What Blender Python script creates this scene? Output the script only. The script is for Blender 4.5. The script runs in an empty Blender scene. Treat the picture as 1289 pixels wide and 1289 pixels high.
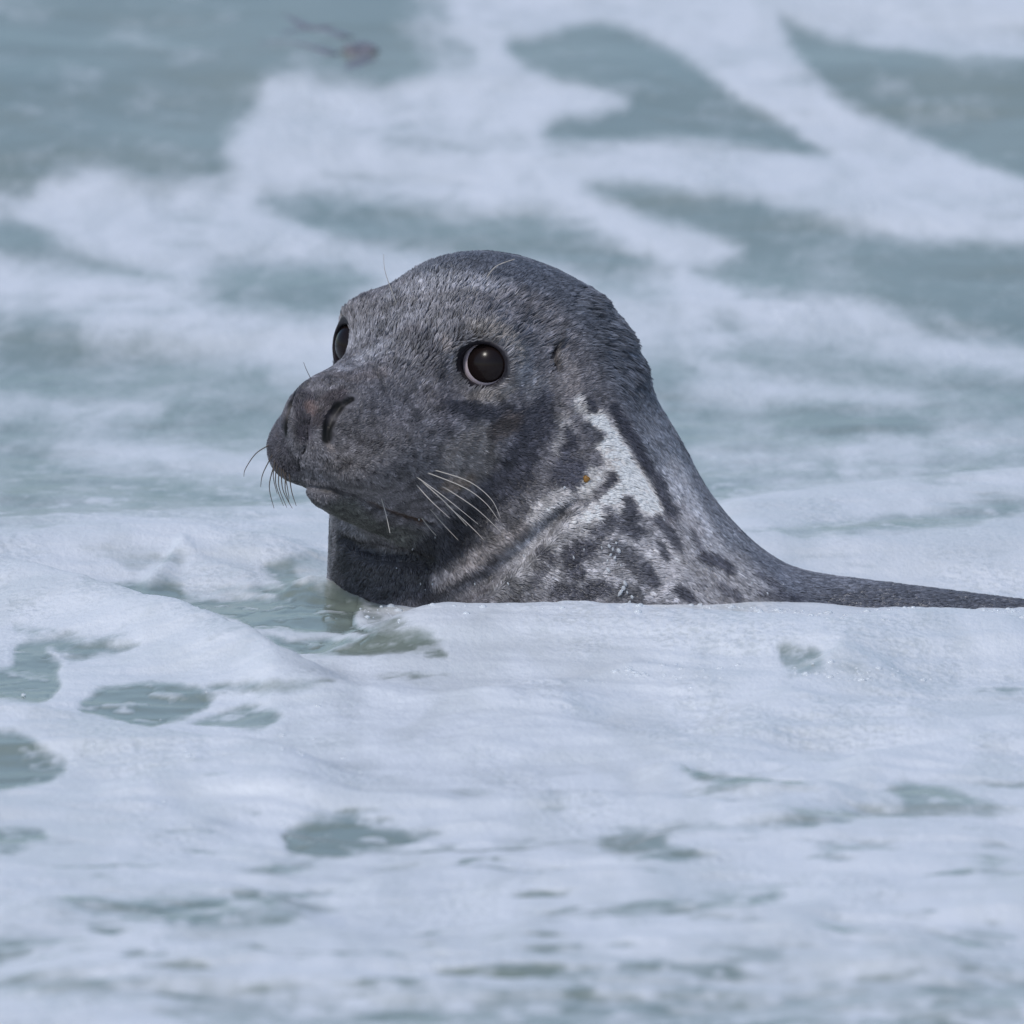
import bpy, math, random
import numpy as np
from mathutils import Vector, Matrix, Quaternion

R_ = math.radians
scn = bpy.context.scene
rng = np.random.RandomState(7)

# ------------------------------------------------------------------ camera
# The world is in metres. One pixel of the 1289 px frame is U metres at the seal.
U = 0.8 / 1289.0
CAM_D, CAM_PITCH = 20.0, R_(6.0)
CAM_AIM = CAM_PITCH - math.atan(115.5 * U / CAM_D)
cam = bpy.data.cameras.new('camera'); cam_o = bpy.data.objects.new('camera', cam)
scn.collection.objects.link(cam_o); scn.camera = cam_o
cam.sensor_width = 36.0; cam.lens = 36.0 * CAM_D / 0.8
cam.clip_start = 0.5; cam.clip_end = 3000
CAM_P = np.array([0.0, -CAM_D * math.cos(CAM_PITCH), CAM_D * math.sin(CAM_PITCH)])
cam_o.location = CAM_P
cam_o.rotation_euler = (math.pi / 2 - CAM_AIM, 0, 0)
cam.dof.use_dof = True; cam.dof.focus_distance = CAM_D - 0.16; cam.dof.aperture_fstop = 16.5

# ------------------------------------------------------------------ light
SUN_EL, SUN_AZ = R_(46), R_(-150)          # azimuth measured from +Y towards +X
world = bpy.data.worlds.new('World'); scn.world = world; world.use_nodes = True
wn = world.node_tree.nodes; wl = world.node_tree.links
bg = wn['Background']
sky = wn.new('ShaderNodeTexSky'); sky.sky_type = 'NISHITA'; sky.sun_disc = False
sky.sun_elevation = SUN_EL; sky.sun_rotation = SUN_AZ
sky.air_density = 1.0; sky.dust_density = 1.0; sky.ozone_density = 2.6
wl.new(sky.outputs['Color'], bg.inputs['Color']); bg.inputs['Strength'].default_value = 0.12
sun = bpy.data.lights.new('sun', 'SUN'); sun_o = bpy.data.objects.new('sun', sun)
scn.collection.objects.link(sun_o)
sun.energy = 1.7; sun.angle = R_(9); sun.color = (1.0, 0.96, 0.9)
sd = Vector((math.sin(SUN_AZ) * math.cos(SUN_EL), math.cos(SUN_AZ) * math.cos(SUN_EL), math.sin(SUN_EL)))
sun_o.rotation_euler = (-sd).to_track_quat('-Z', 'Y').to_euler(); sun_o.location = (0, 0, 5)
scn.view_settings.view_transform = 'Standard'; scn.view_settings.look = 'None'
scn.view_settings.exposure = 0.14; scn.view_settings.gamma = 1.0
scn.view_settings.use_curve_mapping = False
scn.cycles.max_bounces = 8; scn.cycles.transparent_max_bounces = 12

# ------------------------------------------------------------------ helpers
_h = np.random.RandomState(3)
PERM = _h.permutation(512)
GR3 = _h.normal(size=(512, 3)); GR3 /= np.linalg.norm(GR3, axis=1)[:, None]

def perlin(p):
    """gradient noise of N x 2 or N x 3 points, about -1..1"""
    p = np.asarray(p, float)
    if p.shape[1] == 2: p = np.c_[p, np.full(len(p), 0.37)]
    i = np.floor(p).astype(int); f = p - i
    w = f * f * f * (f * (f * 6 - 15) + 10)
    out = 0.0
    for dx in (0, 1):
        wx = w[:, 0] if dx else 1 - w[:, 0]
        for dy in (0, 1):
            wy = w[:, 1] if dy else 1 - w[:, 1]
            for dz in (0, 1):
                wz = w[:, 2] if dz else 1 - w[:, 2]
                h = PERM[(PERM[(PERM[(i[:, 0] + dx) & 511] + i[:, 1] + dy) & 511] + i[:, 2] + dz) & 511]
                g = GR3[h]
                out = out + wx * wy * wz * (g[:, 0] * (f[:, 0] - dx) + g[:, 1] * (f[:, 1] - dy) + g[:, 2] * (f[:, 2] - dz))
    return out * 1.6

def fbm(p, octaves=4, gain=0.5):
    p = np.asarray(p, float); a = 1.0; s = 0.0; out = 0.0
    for k in range(octaves):
        out = out + a * perlin(p * (2.0 ** k) + 17.3 * k); s += a; a *= gain
    return out / s

def smoothstep(a, b, x):
    t = np.clip((x - a) / (b - a), 0, 1); return t * t * (3 - 2 * t)

def make_mesh(name, verts, faces, mat=None, smooth=True, parent=None, attrs=None):
    """verts N x 3, faces M x 3 or M x 4 arrays; attrs: name -> N or N x 4 array"""
    me = bpy.data.meshes.new(name)
    verts = np.asarray(verts, np.float32); faces = np.asarray(faces, np.int32)
    n, k = faces.shape
    me.vertices.add(len(verts)); me.vertices.foreach_set('co', verts.ravel())
    me.loops.add(n * k); me.loops.foreach_set('vertex_index', faces.ravel())
    me.polygons.add(n); me.polygons.foreach_set('loop_start', np.arange(0, n * k, k, dtype=np.int32))
    me.update(calc_edges=True); me.validate()
    me.polygons.foreach_set('use_smooth', np.full(len(me.polygons), smooth))
    for an, av in (attrs or {}).items():
        av = np.asarray(av, np.float32)
        if av.ndim == 1:
            me.attributes.new(an, 'FLOAT', 'POINT').data.foreach_set('value', av)
        else:
            me.attributes.new(an, 'FLOAT_COLOR', 'POINT').data.foreach_set('color', av.ravel())
    o = bpy.data.objects.new(name, me); scn.collection.objects.link(o)
    if mat: me.materials.append(mat)
    if parent: o.parent = parent
    return o

def tag(o, label=None, cat=None, group=None, kind=None):
    if label: o['label'] = label
    if cat: o['category'] = cat
    if group: o['group'] = group
    if kind: o['kind'] = kind
    return o

def unproject(u, v, z=0.0):
    """point at height z (m) seen at pixel (u, v) of the 1289 px photograph"""
    ax = (u - 644.5) / 1289 * 0.8 / CAM_D; ay = -(v - 644.5) / 1289 * 0.8 / CAM_D
    c, s = math.cos(CAM_AIM), math.sin(CAM_AIM)
    d = np.array([ax, c + ay * s, -s + ay * c])
    t = (z - CAM_P[2]) / d[2]
    return CAM_P + d * t

def cam_ray(u, v):
    ax = (u - 644.5) / 1289 * 0.8 / CAM_D; ay = -(v - 644.5) / 1289 * 0.8 / CAM_D
    c, s = math.cos(CAM_AIM), math.sin(CAM_AIM)
    d = np.array([ax, c + ay * s, -s + ay * c])
    return d / np.linalg.norm(d)

def project(P):
    """pixel of N x 3 world points (metres)"""
    d = np.asarray(P, float) - CAM_P
    c, s = math.cos(CAM_AIM), math.sin(CAM_AIM)
    fw = d[:, 1] * c - d[:, 2] * s; up = d[:, 1] * s + d[:, 2] * c
    k = CAM_D / 0.8 * 1289
    return np.c_[644.5 + d[:, 0] / fw * k, 644.5 - up / fw * k]

# ------------------------------------------------------------------ seal shape
# A signed distance field in units of U (x right, y away from the camera, z up, z = 0 the water)
TH = R_(54); PIT = R_(3.0); ROLL = R_(3.5)
_F0 = np.array([-math.cos(TH), -math.sin(TH), 0.0]); _L0 = np.array([math.sin(TH), -math.cos(TH), 0.0]); _U0 = np.array([0, 0, 1.0])
_F1 = _F0 * math.cos(PIT) - _U0 * math.sin(PIT); _U1 = _U0 * math.cos(PIT) + _F0 * math.sin(PIT)
HF = _F1; HL = _L0 * math.cos(ROLL) - _U1 * math.sin(ROLL); HU = _U1 * math.cos(ROLL) + _L0 * math.sin(ROLL)
HO = np.array([533 - 644.5, 0.0, (760 - 446) / 0.9945])       # between the eyes
HM = np.stack([HF, HL, HU])                                    # world -> head rows

def to_head(P): return (P - HO) @ HM.T
def from_head(q): return np.asarray(q, float) @ HM + HO

def smin(a, b, k):
    h = np.maximum(k - np.abs(a - b), 0) / k
    return np.minimum(a, b) - h * h * h * k / 6
def smax(a, b, k): return -smin(-a, -b, k)

def ell(p, c, r, rot=None):
    q = p - np.asarray(c, float)
    if rot is not None: q = q @ rot.T
    r = np.asarray(r, float)
    k0 = np.linalg.norm(q / r, axis=1); k1 = np.linalg.norm(q / (r * r), axis=1) + 1e-9
    return k0 * (k0 - 1) / k1

def cone(p, a, b, r1, r2, sy=1.0):
    """capsule with two radii; sy squeezes it along y"""
    a = np.array(a, float); b = np.array(b, float); p = p.copy()
    if sy != 1.0:
        m = a[1]; p[:, 1] = (p[:, 1] - m) / sy; b[1] = (b[1] - m) / sy; a[1] = 0.0
    ba = b - a; pa = p - a
    t = np.clip(pa @ ba / (ba @ ba), 0, 1)
    d = np.linalg.norm(pa - t[:, None] * ba, axis=1) - (r1 + (r2 - r1) * t)
    return d * min(1.0, (1 + sy) / 2)

def roty(a):      # tilt in the head's own fore-aft plane, nose down for a > 0
    c, s = math.cos(R_(a)), math.sin(R_(a))
    return np.array([[c, 0, -s], [0, 1, 0], [s, 0, c]])

EYE_Y, EYE_R, EYE_PHI, EYE_UP = 99.0, 36.0, R_(18), R_(7)
EYE_C = np.array([-7.0, EYE_Y, -2.0])
EYE_N = np.array([math.cos(EYE_PHI) * math.cos(EYE_UP), math.sin(EYE_PHI) * math.cos(EYE_UP), math.sin(EYE_UP)])

def sdf_head(q):
    """q in head coordinates: x forward, y to the seal's left, z up; symmetric"""
    s = np.c_[q[:, 0], np.abs(q[:, 1]), q[:, 2]]
    d = ell(s, (-112, 0, -12), (146, 126, 124))
    d = smin(d, ell(s, (-20, 30, -8), (95, 76, 74)), 50)
    d = smin(d, ell(s, (-16, 84, 6), (60, 48, 58)), 36)                # orbit
    d = smin(d, ell(s, (-66, 74, -26), (84, 60, 80)), 40)               # temple
    d = smin(d, ell(s, (82, 0, -38), (144, 68, 60), roty(13)), 45)      # bridge of the nose
    d = smin(d, ell(s, (178, 0, -64), (77, 66, 62)), 40)                # nose end
    d = smin(d, ell(s, (185, 0, -90), (58, 58, 48)), 30)
    d = smin(d, ell(s, (152, 46, -95), (84, 56, 53), roty(10)), 28)     # whisker pad
    d = smin(d, ell(s, (60, 52, -108), (115, 66, 72)), 40)              # cheek
    d = smin(d, ell(s, (25, 74, -76), (85, 44, 62)), 40)
    d = smin(d, ell(s, (-70, 64, -92), (118, 84, 115)), 60)
    d = smin(d, smin(cone(s, (190, 0, -140), (20, 0, -165), 33, 78), ell(s, (85, 0, -146), (112, 74, 52)), 20), 20)
    return d

def _table(zs, vs, sm=18):
    g = np.arange(-420.0, 520.0, 2.0); t = np.interp(g, zs, vs)
    k = np.exp(-0.5 * (np.arange(-40, 41) * 2.0 / sm) ** 2); k /= k.sum()
    return g, np.convolve(np.pad(t, 40, mode='edge'), k, mode='valid')
_NZ = [-420, -150, -60, 0, 34, 64, 110, 150, 210, 270, 330]
_NR = _table(_NZ, [430, 430, 402, 362, 334, 303, 260, 234, 207, 180, 140])
_NL = _table(_NZ, [-262, -250, -240, -233, -231, -230, -229, -224, -205, -170, -120])
_ND = _table(_NZ, [240, 232, 222, 212, 206, 201, 192, 183, 168, 150, 120])

def sdf_neck(P):
    z = P[:, 2]
    xr = np.interp(z, *_NR); xl = np.interp(z, *_NL); ry = np.interp(z, *_ND)
    rx = (xr - xl) / 2; cx = (xr + xl) / 2
    q = np.c_[(P[:, 0] - cx) / rx, (P[:, 1] - 112) / ry]
    k0 = np.linalg.norm(q, axis=1); k1 = np.linalg.norm(q / np.c_[rx, ry], axis=1) + 1e-9
    d = k0 * (k0 - 1) / k1 * 0.82
    d = smax(d, z - 262, 120)
    d = smin(d, ell(P, (10, 105, 246), (159, 142, 169)), 65)
    d = smin(d, cone(P, (300, 130, -186), (720, 170, -262), 218, 236, 0.85), 60)
    return d

def sdf0(P):
    h = sdf_head(to_head(P)); n = sdf_neck(P)
    return smin(h, n, 50)

def trace(fn, px):
    """first hits of camera rays through pixels on the field, in field units"""
    o = CAM_P / U; out = []
    px = np.atleast_2d(px)
    D = np.stack([cam_ray(u, v) for u, v in px])
    t = np.full(len(D), (CAM_D - 0.45) / U)
    for _ in range(90):
        t = t + 0.8 * fn(o + D * t[:, None])
    return o + D * t[:, None]

def grad(fn, P, e=1.2):
    g = np.stack([fn(P + np.eye(3)[i] * e) - fn(P - np.eye(3)[i] * e) for i in range(3)], 1)
    return g / (np.linalg.norm(g, axis=1)[:, None] + 1e-9)

# features found on the surface where the photograph shows them
def on_surface(px, fn=sdf0): return trace(fn, px)
def polyline_dist(P, pts, radii):
    """distance to a polyline minus a radius that varies along it"""
    best = np.full(len(P), 1e9)
    for a, b, r1, r2 in zip(pts[:-1], pts[1:], radii[:-1], radii[1:]):
        ba = b - a; pa = P - a
        t = np.clip(pa @ ba / (ba @ ba + 1e-9), 0, 1)
        best = np.minimum(best, np.linalg.norm(pa - t[:, None] * ba, axis=1) - (r1 + (r2 - r1) * t))
    return best
def flip(q): return q * np.array([1, -1, 1.0])

NOSTRIL_PX = [(411, 552), (412, 538), (417, 524), (427, 511), (443, 502)]
NOSTRIL = to_head(on_surface(NOSTRIL_PX))
MOUTH_PX = [(372, 606), (395, 613), (418, 617), (440, 622), (462, 633), (490, 645), (518, 653), (545, 659)]
MOUTH = to_head(on_surface(MOUTH_PX))
EAR = on_surface([(698, 436), (696, 450), (698, 464)])
FOLD = on_surface([(724, 632), (708, 645), (684, 668), (650, 700), (612, 728), (570, 752), (540, 768)])
CHIN = on_surface([(432, 676), (448, 688), (475, 694), (510, 697), (540, 704)])
PHILTRUM = to_head(on_surface([(392, 520), (385, 560), (374, 600)]))

EYE_PTS = None
def eye_field(s):
    """aperture of the lids, negative inside; s is mirrored head space"""
    q = s - EYE_C
    t = q @ EYE_N
    side = np.cross(EYE_N, [0, 0, 1.0]); side /= np.linalg.norm(side)      # towards the nose
    if side[0] < 0: side = -side
    up = np.cross(side, EYE_N); up = up if up[2] > 0 else -up
    a = q @ side; b = q @ up
    # slightly pointed towards the nose
    aa = np.where(a > 0, a * 0.86, a)
    bb = b - 0.0 + np.where(a > 12, (a - 12) * -0.05, 0)
    r = np.sqrt(aa ** 2 + (bb * 1.04) ** 2)
    return np.where(t > 0, r - 26.8, 50.0), a, b, t, r

def sdf1(P):
    q = to_head(P); s = np.c_[q[:, 0], np.abs(q[:, 1]), q[:, 2]]
    d = smin(sdf_head(q), sdf_neck(P), 50)
    near = (np.abs(d) < 45)
    if near.any():
        i = np.where(near)[0]; qi, si, Pi, di = q[i], s[i], P[i], d[i]
        # brow and lids
        e = np.linalg.norm(si - EYE_C, axis=1)
        di = smin(di, e - (EYE_R + 3.5), 16)
        ap = eye_field(si)[0]
        di = smax(di, 49 - np.linalg.norm(si - EYE_C - EYE_N * 73, axis=1), 16)   # shallow dish
        di = smax(di, -ap, 4)
        # nostrils, mouth, ear, folds
        for N in (NOSTRIL, flip(NOSTRIL)):
            di = smax(di, -polyline_dist(qi, N, [1, 4.5, 7.5, 5, 1]), 6)
        for N in (MOUTH, flip(MOUTH)):
            di = smax(di, -polyline_dist(qi, N, [1.5, 2.5, 3, 3.5, 4, 4, 3.5, 2]), 6)
        di = smax(di, -polyline_dist(Pi, EAR, [3, 6, 3]), 4)
        di = smax(di, -polyline_dist(Pi, FOLD, [2, 8, 13, 15, 15, 15, 14]), 16)
        di = smax(di, -polyline_dist(Pi, CHIN, [4, 9, 11, 9, 3]), 12)
        di = smax(di, -polyline_dist(qi, PHILTRUM, [2, 2.2, 2]), 4)
        d = d.copy(); d[i] = di
    return d

# ------------------------------------------------------------------ body mesh from the field
def surface_nets(fn, lo, hi, h):
    lo = np.array(lo, float); n = np.ceil((np.array(hi) - lo) / h).astype(int) + 1
    # coarse pass, then only the band round the surface is evaluated finely
    m = 6; nc = n // m + 2
    g = np.stack(np.meshgrid(*[np.arange(k) for k in nc], indexing='ij'), -1).reshape(-1, 3)
    dc = fn(lo + g * (h * m)).reshape(nc)
    near = np.abs(dc) < h * m * 2.3
    V = np.where(dc < 0, -99.0, 99.0).astype(np.float32)
    V = V.repeat(m, 0).repeat(m, 1).repeat(m, 2); NB = near.repeat(m, 0).repeat(m, 1).repeat(m, 2)
    r = m // 2                                        # centre each block on its coarse sample
    V = V[r:r + n[0], r:r + n[1], r:r + n[2]]; NB = NB[r:r + n[0], r:r + n[1], r:r + n[2]]
    idx = np.argwhere(NB)
    out = np.empty(len(idx), np.float32)
    for s in range(0, len(idx), 400000):
        out[s:s + 400000] = fn(lo + idx[s:s + 400000] * h)
    V[NB] = out
    S = V < 0
    c = [S[dx:dx + n[0] - 1, dy:dy + n[1] - 1, dz:dz + n[2] - 1] for dx in (0, 1) for dy in (0, 1) for dz in (0, 1)]
    cnt = sum(x.astype(np.int8) for x in c)
    act = (cnt > 0) & (cnt < 8)
    ids = -np.ones(act.shape, np.int32); cells = np.argwhere(act); ids[act] = np.arange(len(cells))
    acc = np.zeros((len(cells), 3)); num = np.zeros(len(cells))
    corners = [(a, b, d) for a in (0, 1) for b in (0, 1) for d in (0, 1)]
    for i, A in enumerate(corners):
        for ax in range(3):
            if A[ax]: continue
            B = list(A); B[ax] = 1
            va = V[cells[:, 0] + A[0], cells[:, 1] + A[1], cells[:, 2] + A[2]]
            vb = V[cells[:, 0] + B[0], cells[:, 1] + B[1], cells[:, 2] + B[2]]
            x = (va < 0) != (vb < 0)
            t = np.where(x, va / np.where(x, va - vb, 1), 0)
            p = np.tile(np.array(A, float), (len(cells), 1)); p[:, ax] += t
            acc[x] += p[x]; num[x] += 1
    verts = lo + (cells + acc / num[:, None]) * h
    faces = []
    for ax in range(3):
        o = [0, 0, 0]; sl0 = [slice(0, n[k] - 1) for k in range(3)]; sl1 = list(sl0)
        sl0[ax] = slice(0, n[ax] - 1); sl1[ax] = slice(1, n[ax])
        a0, a1 = S[tuple(sl0)], S[tuple(sl1)]
        e = np.argwhere(a0 != a1)
        u, v = (ax + 1) % 3, (ax + 2) % 3
        e = e[(e[:, u] > 0) & (e[:, v] > 0)]
        def cid(du, dv):
            q = e.copy(); q[:, u] -= du; q[:, v] -= dv
            return ids[q[:, 0], q[:, 1], q[:, 2]]
        f = np.stack([cid(1, 1), cid(0, 1), cid(0, 0), cid(1, 0)], 1)
        flipm = ~a0[e[:, 0], e[:, 1], e[:, 2]]
        f[flipm] = f[flipm][:, ::-1]
        faces.append(f[(f >= 0).all(1)])
    F = np.concatenate(faces)
    for _ in range(2):                                # settle the points on the surface
        d = fn(verts); g = grad(fn, verts, 0.7)
        verts = verts - g * np.clip(d, -h, h)[:, None] * 0.9
    return verts, F

SEAL_V, SEAL_F = surface_nets(sdf1, (-340, -232, -130), (1250, 400, 462), 2.7)
# finer on the face: a second pass only where the detail is
SEAL_N = grad(sdf1, SEAL_V)

# ------------------------------------------------------------------ coat colour
# strokes: pixel polyline, radius (units), colour, strength, raggedness
W_, G1, G2, DK, BK = (.62, .60, .60), (.30, .29, .31), (.17, .165, .185), (.045, .045, .058), (.022, .022, .028)
BR, TAN = (.11, .085, .075), (.24, .215, .20)
STROKES = [
    # broad areas
    ([(560, 335), (620, 335), (700, 355), (770, 430), (830, 550)], 50, (.085, .093, .115), .85, .2),
    ([(830, 560), (880, 640), (960, 720)], 52, (.17, .18, .21), .85, .3),  # bluish sheen down the neck painted into the coat
    ([(990, 735), (1120, 748), (1280, 772)], 70, (.14, .148, .18), .9, .3),
    ([(690, 690), (760, 700), (850, 720), (930, 745)], 66, (.33, .32, .335), .8, .5),
    ([(850, 600), (870, 650), (890, 690)], 34, (.34, .34, .37), .8, .4),  # pale grey neck side, its sheen painted in
    ([(495, 375), (550, 362), (610, 362)], 20, (.27, .27, .30), .7, .6),
    ([(440, 440), (480, 420), (520, 400)], 22, (.22, .22, .25), .6, .6),
    ([(420, 468), (450, 455), (480, 440)], 16, (.30, .30, .33), .6, .6),
    ([(440, 600), (490, 590), (540, 570)], 38, (.15, .14, .145), .7, .5),
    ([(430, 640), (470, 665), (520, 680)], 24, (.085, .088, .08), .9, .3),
    ([(430, 720), (480, 725), (530, 725)], 34, (.045, .043, .05), .95, .3),  # throat darkened with painted shade below the chin
    # round the eye
    ([(570, 470), (590, 498), (622, 502), (645, 480), (650, 450), (635, 425), (600, 418)], 10, TAN, .8, .4),
    ([(556, 432), (562, 445), (572, 452)], 7, (.33, .29, .28), .7, .5),
    ([(655, 470), (668, 488), (690, 500)], 17, (.24, .235, .25), .7, .5),
    ([(590, 415), (620, 412)], 8, TAN, .5, .5),
    ([(545, 465), (530, 440), (515, 425)], 17, (.065, .06, .07), .9, .5),
    ([(560, 515), (600, 520), (650, 522)], 12, DK, .85, .7),
    ([(540, 500), (560, 540)], 14, (.07, .065, .075), .6, .7),
    # cheek
    ([(570, 575), (600, 555), (605, 580), (580, 600)], 24, TAN, .75, .5),
    ([(560, 610), (585, 605)], 12, (.2, .15, .11), .6, .5),
    ([(690, 510), (662, 548), (645, 590), (620, 620)], 26, DK, .95, .5),
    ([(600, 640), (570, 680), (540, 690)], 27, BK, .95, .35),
    ([(640, 530), (620, 545)], 14, (.075, .06, .055), .8, .5),
    # white flash on the neck and its branches
    ([(726, 508), (738, 525), (752, 550)], 11, (.42, .40, .39), .85, .6),
    ([(750, 536), (768, 566), (792, 600), (812, 630)], 20, (.76, .715, .685), .98, .5),
    ([(772, 572), (764, 600), (752, 625)], 17, (.62, .58, .56), .92, .5),
    ([(800, 618), (778, 622), (752, 642), (726, 664)], 15, (.66, .63, .62), .96, .5),
    ([(700, 565), (712, 545), (705, 530)], 10, (.4, .38, .38), .8, .5),
    ([(742, 600), (735, 612)], 14, (.5, .48, .47), .9, .4),
    ([(700, 455), (712, 470), (716, 490)], 14, (.26, .235, .235), .8, .5),
    ([(695, 480), (705, 520)], 12, (.22, .2, .2), .6, .5),
    ([(712, 618), (688, 632), (660, 655)], 12, (.42, .4, .4), .9, .5),
    ([(650, 664), (622, 685), (590, 707), (552, 728)], 12, (.27, .245, .245), .9, .6),
    ([(730, 665), (700, 690), (655, 722), (625, 745)], 11, (.30, .29, .30), .75, .7),
    ([(820, 700), (838, 690), (845, 712), (822, 740)], 14, (.42, .4, .41), .85, .5),
    ([(855, 640), (870, 660)], 16, (.30, .29, .31), .7, .5),
    # dark spots
    ([(738, 508), (742, 516)], 8, DK, .95, .6),
    ([(712, 548), (716, 556), (708, 566)], 10, DK, .97, .6),
    ([(735, 538), (742, 552), (752, 548)], 9, (.07, .07, .085), .95, .6),
    ([(768, 515), (779, 528), (782, 540)], 11, DK, .95, .5),
    ([(792, 548), (803, 570), (814, 588)], 10, DK, .95, .5),
    ([(826, 600), (832, 625), (842, 640)], 12, (.06, .06, .075), .9, .6),
    ([(706, 582), (722, 590), (716, 605), (698, 596)], 13, (.07, .07, .09), .95, .55),
    ([(766, 600), (759, 610)], 9, DK, .95, .7),
    ([(787, 630), (790, 650), (780, 664), (798, 670)], 11, (.075, .075, .09), .95, .6),
    ([(760, 660), (748, 668)], 12, (.08, .08, .095), .9, .6),
    ([(826, 655), (838, 668), (846, 684)], 10, (.075, .075, .09), .9, .6),
    ([(735, 688), (714, 698), (720, 718)], 15, (.055, .055, .07), .95, .55),
    ([(695, 742), (728, 746), (758, 738)], 12, (.065, .065, .08), .9, .55),
    ([(680, 715), (668, 732)], 10, (.07, .07, .085), .8, .7),
    ([(770, 690), (795, 705), (810, 730)], 12, (.09, .09, .105), .85, .6),
    ([(826, 686), (834, 700)], 7, (.07, .07, .085), .9, .6),
    ([(810, 712), (820, 735)], 8, (.07, .07, .085), .9, .6),
    ([(852, 742), (864, 750)], 10, DK, .9, .6),
    ([(884, 700), (902, 704), (912, 712)], 11, (.07, .07, .09), .9, .6),
    ([(868, 668), (880, 690)], 7, (.09, .09, .11), .7, .7),
    ([(905, 735), (925, 748)], 9, (.08, .08, .10), .7, .7),
    ([(950, 720), (975, 740)], 10, (.075, .075, .095), .6, .7),
    ([(955, 745), (1000, 752)], 8, (.06, .06, .08), .6, .7),
    ([(745, 625), (752, 615)], 7, (.09, .085, .1), .8, .7),
    ([(775, 745), (800, 748)], 12, (.09, .09, .10), .8, .7),
    ([(690, 702), (676, 694)], 9, (.06, .06, .075), .85, .6),
    ([(660, 745), (640, 735)], 12, (.10, .10, .11), .7, .7),
    ([(760, 640), (768, 650)], 7, (.1, .1, .12), .8, .8),
    # fold: the shade in the crease painted dark
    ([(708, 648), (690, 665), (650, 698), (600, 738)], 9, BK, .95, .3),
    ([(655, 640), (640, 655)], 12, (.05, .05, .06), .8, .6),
    # muzzle
    ([(345, 555), (360, 580), (352, 540)], 26, (.06, .055, .065), .85, .4),
    ([(372, 500), (384, 505), (382, 545)], 15, (.045, .04, .05), .9, .4),
    ([(388, 512), (396, 518)], 8, (.13, .09, .085), .8, .4),
    ([(408, 505), (430, 495), (402, 530)], 11, (.055, .045, .05), .9, .4),
    ([(410, 470), (440, 478), (480, 470)], 10, (.16, .14, .14), .6, .6),
    ([(455, 505), (500, 500), (540, 540)], 22, (.15, .145, .16), .5, .6),
    ([(412, 556), (416, 566)], 4, (.3, .26, .25), .7, .4),
]
FOLL = on_surface([(453, 557), (466, 557), (479, 561), (492, 561), (505, 566), (435, 563), (450, 569), (463, 574), (478, 580), (493, 583), (509, 587), (524, 590),
                   (440, 583), (456, 588), (470, 594), (486, 598), (502, 603), (518, 606), (450, 603), (466, 608), (482, 614), (498, 618), (436, 600), (520, 574), (424, 575), (428, 590)])
MOUTH_D = on_surface(MOUTH_PX)
LIP = on_surface([(466, 634), (490, 644), (515, 652), (530, 655)])

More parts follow.
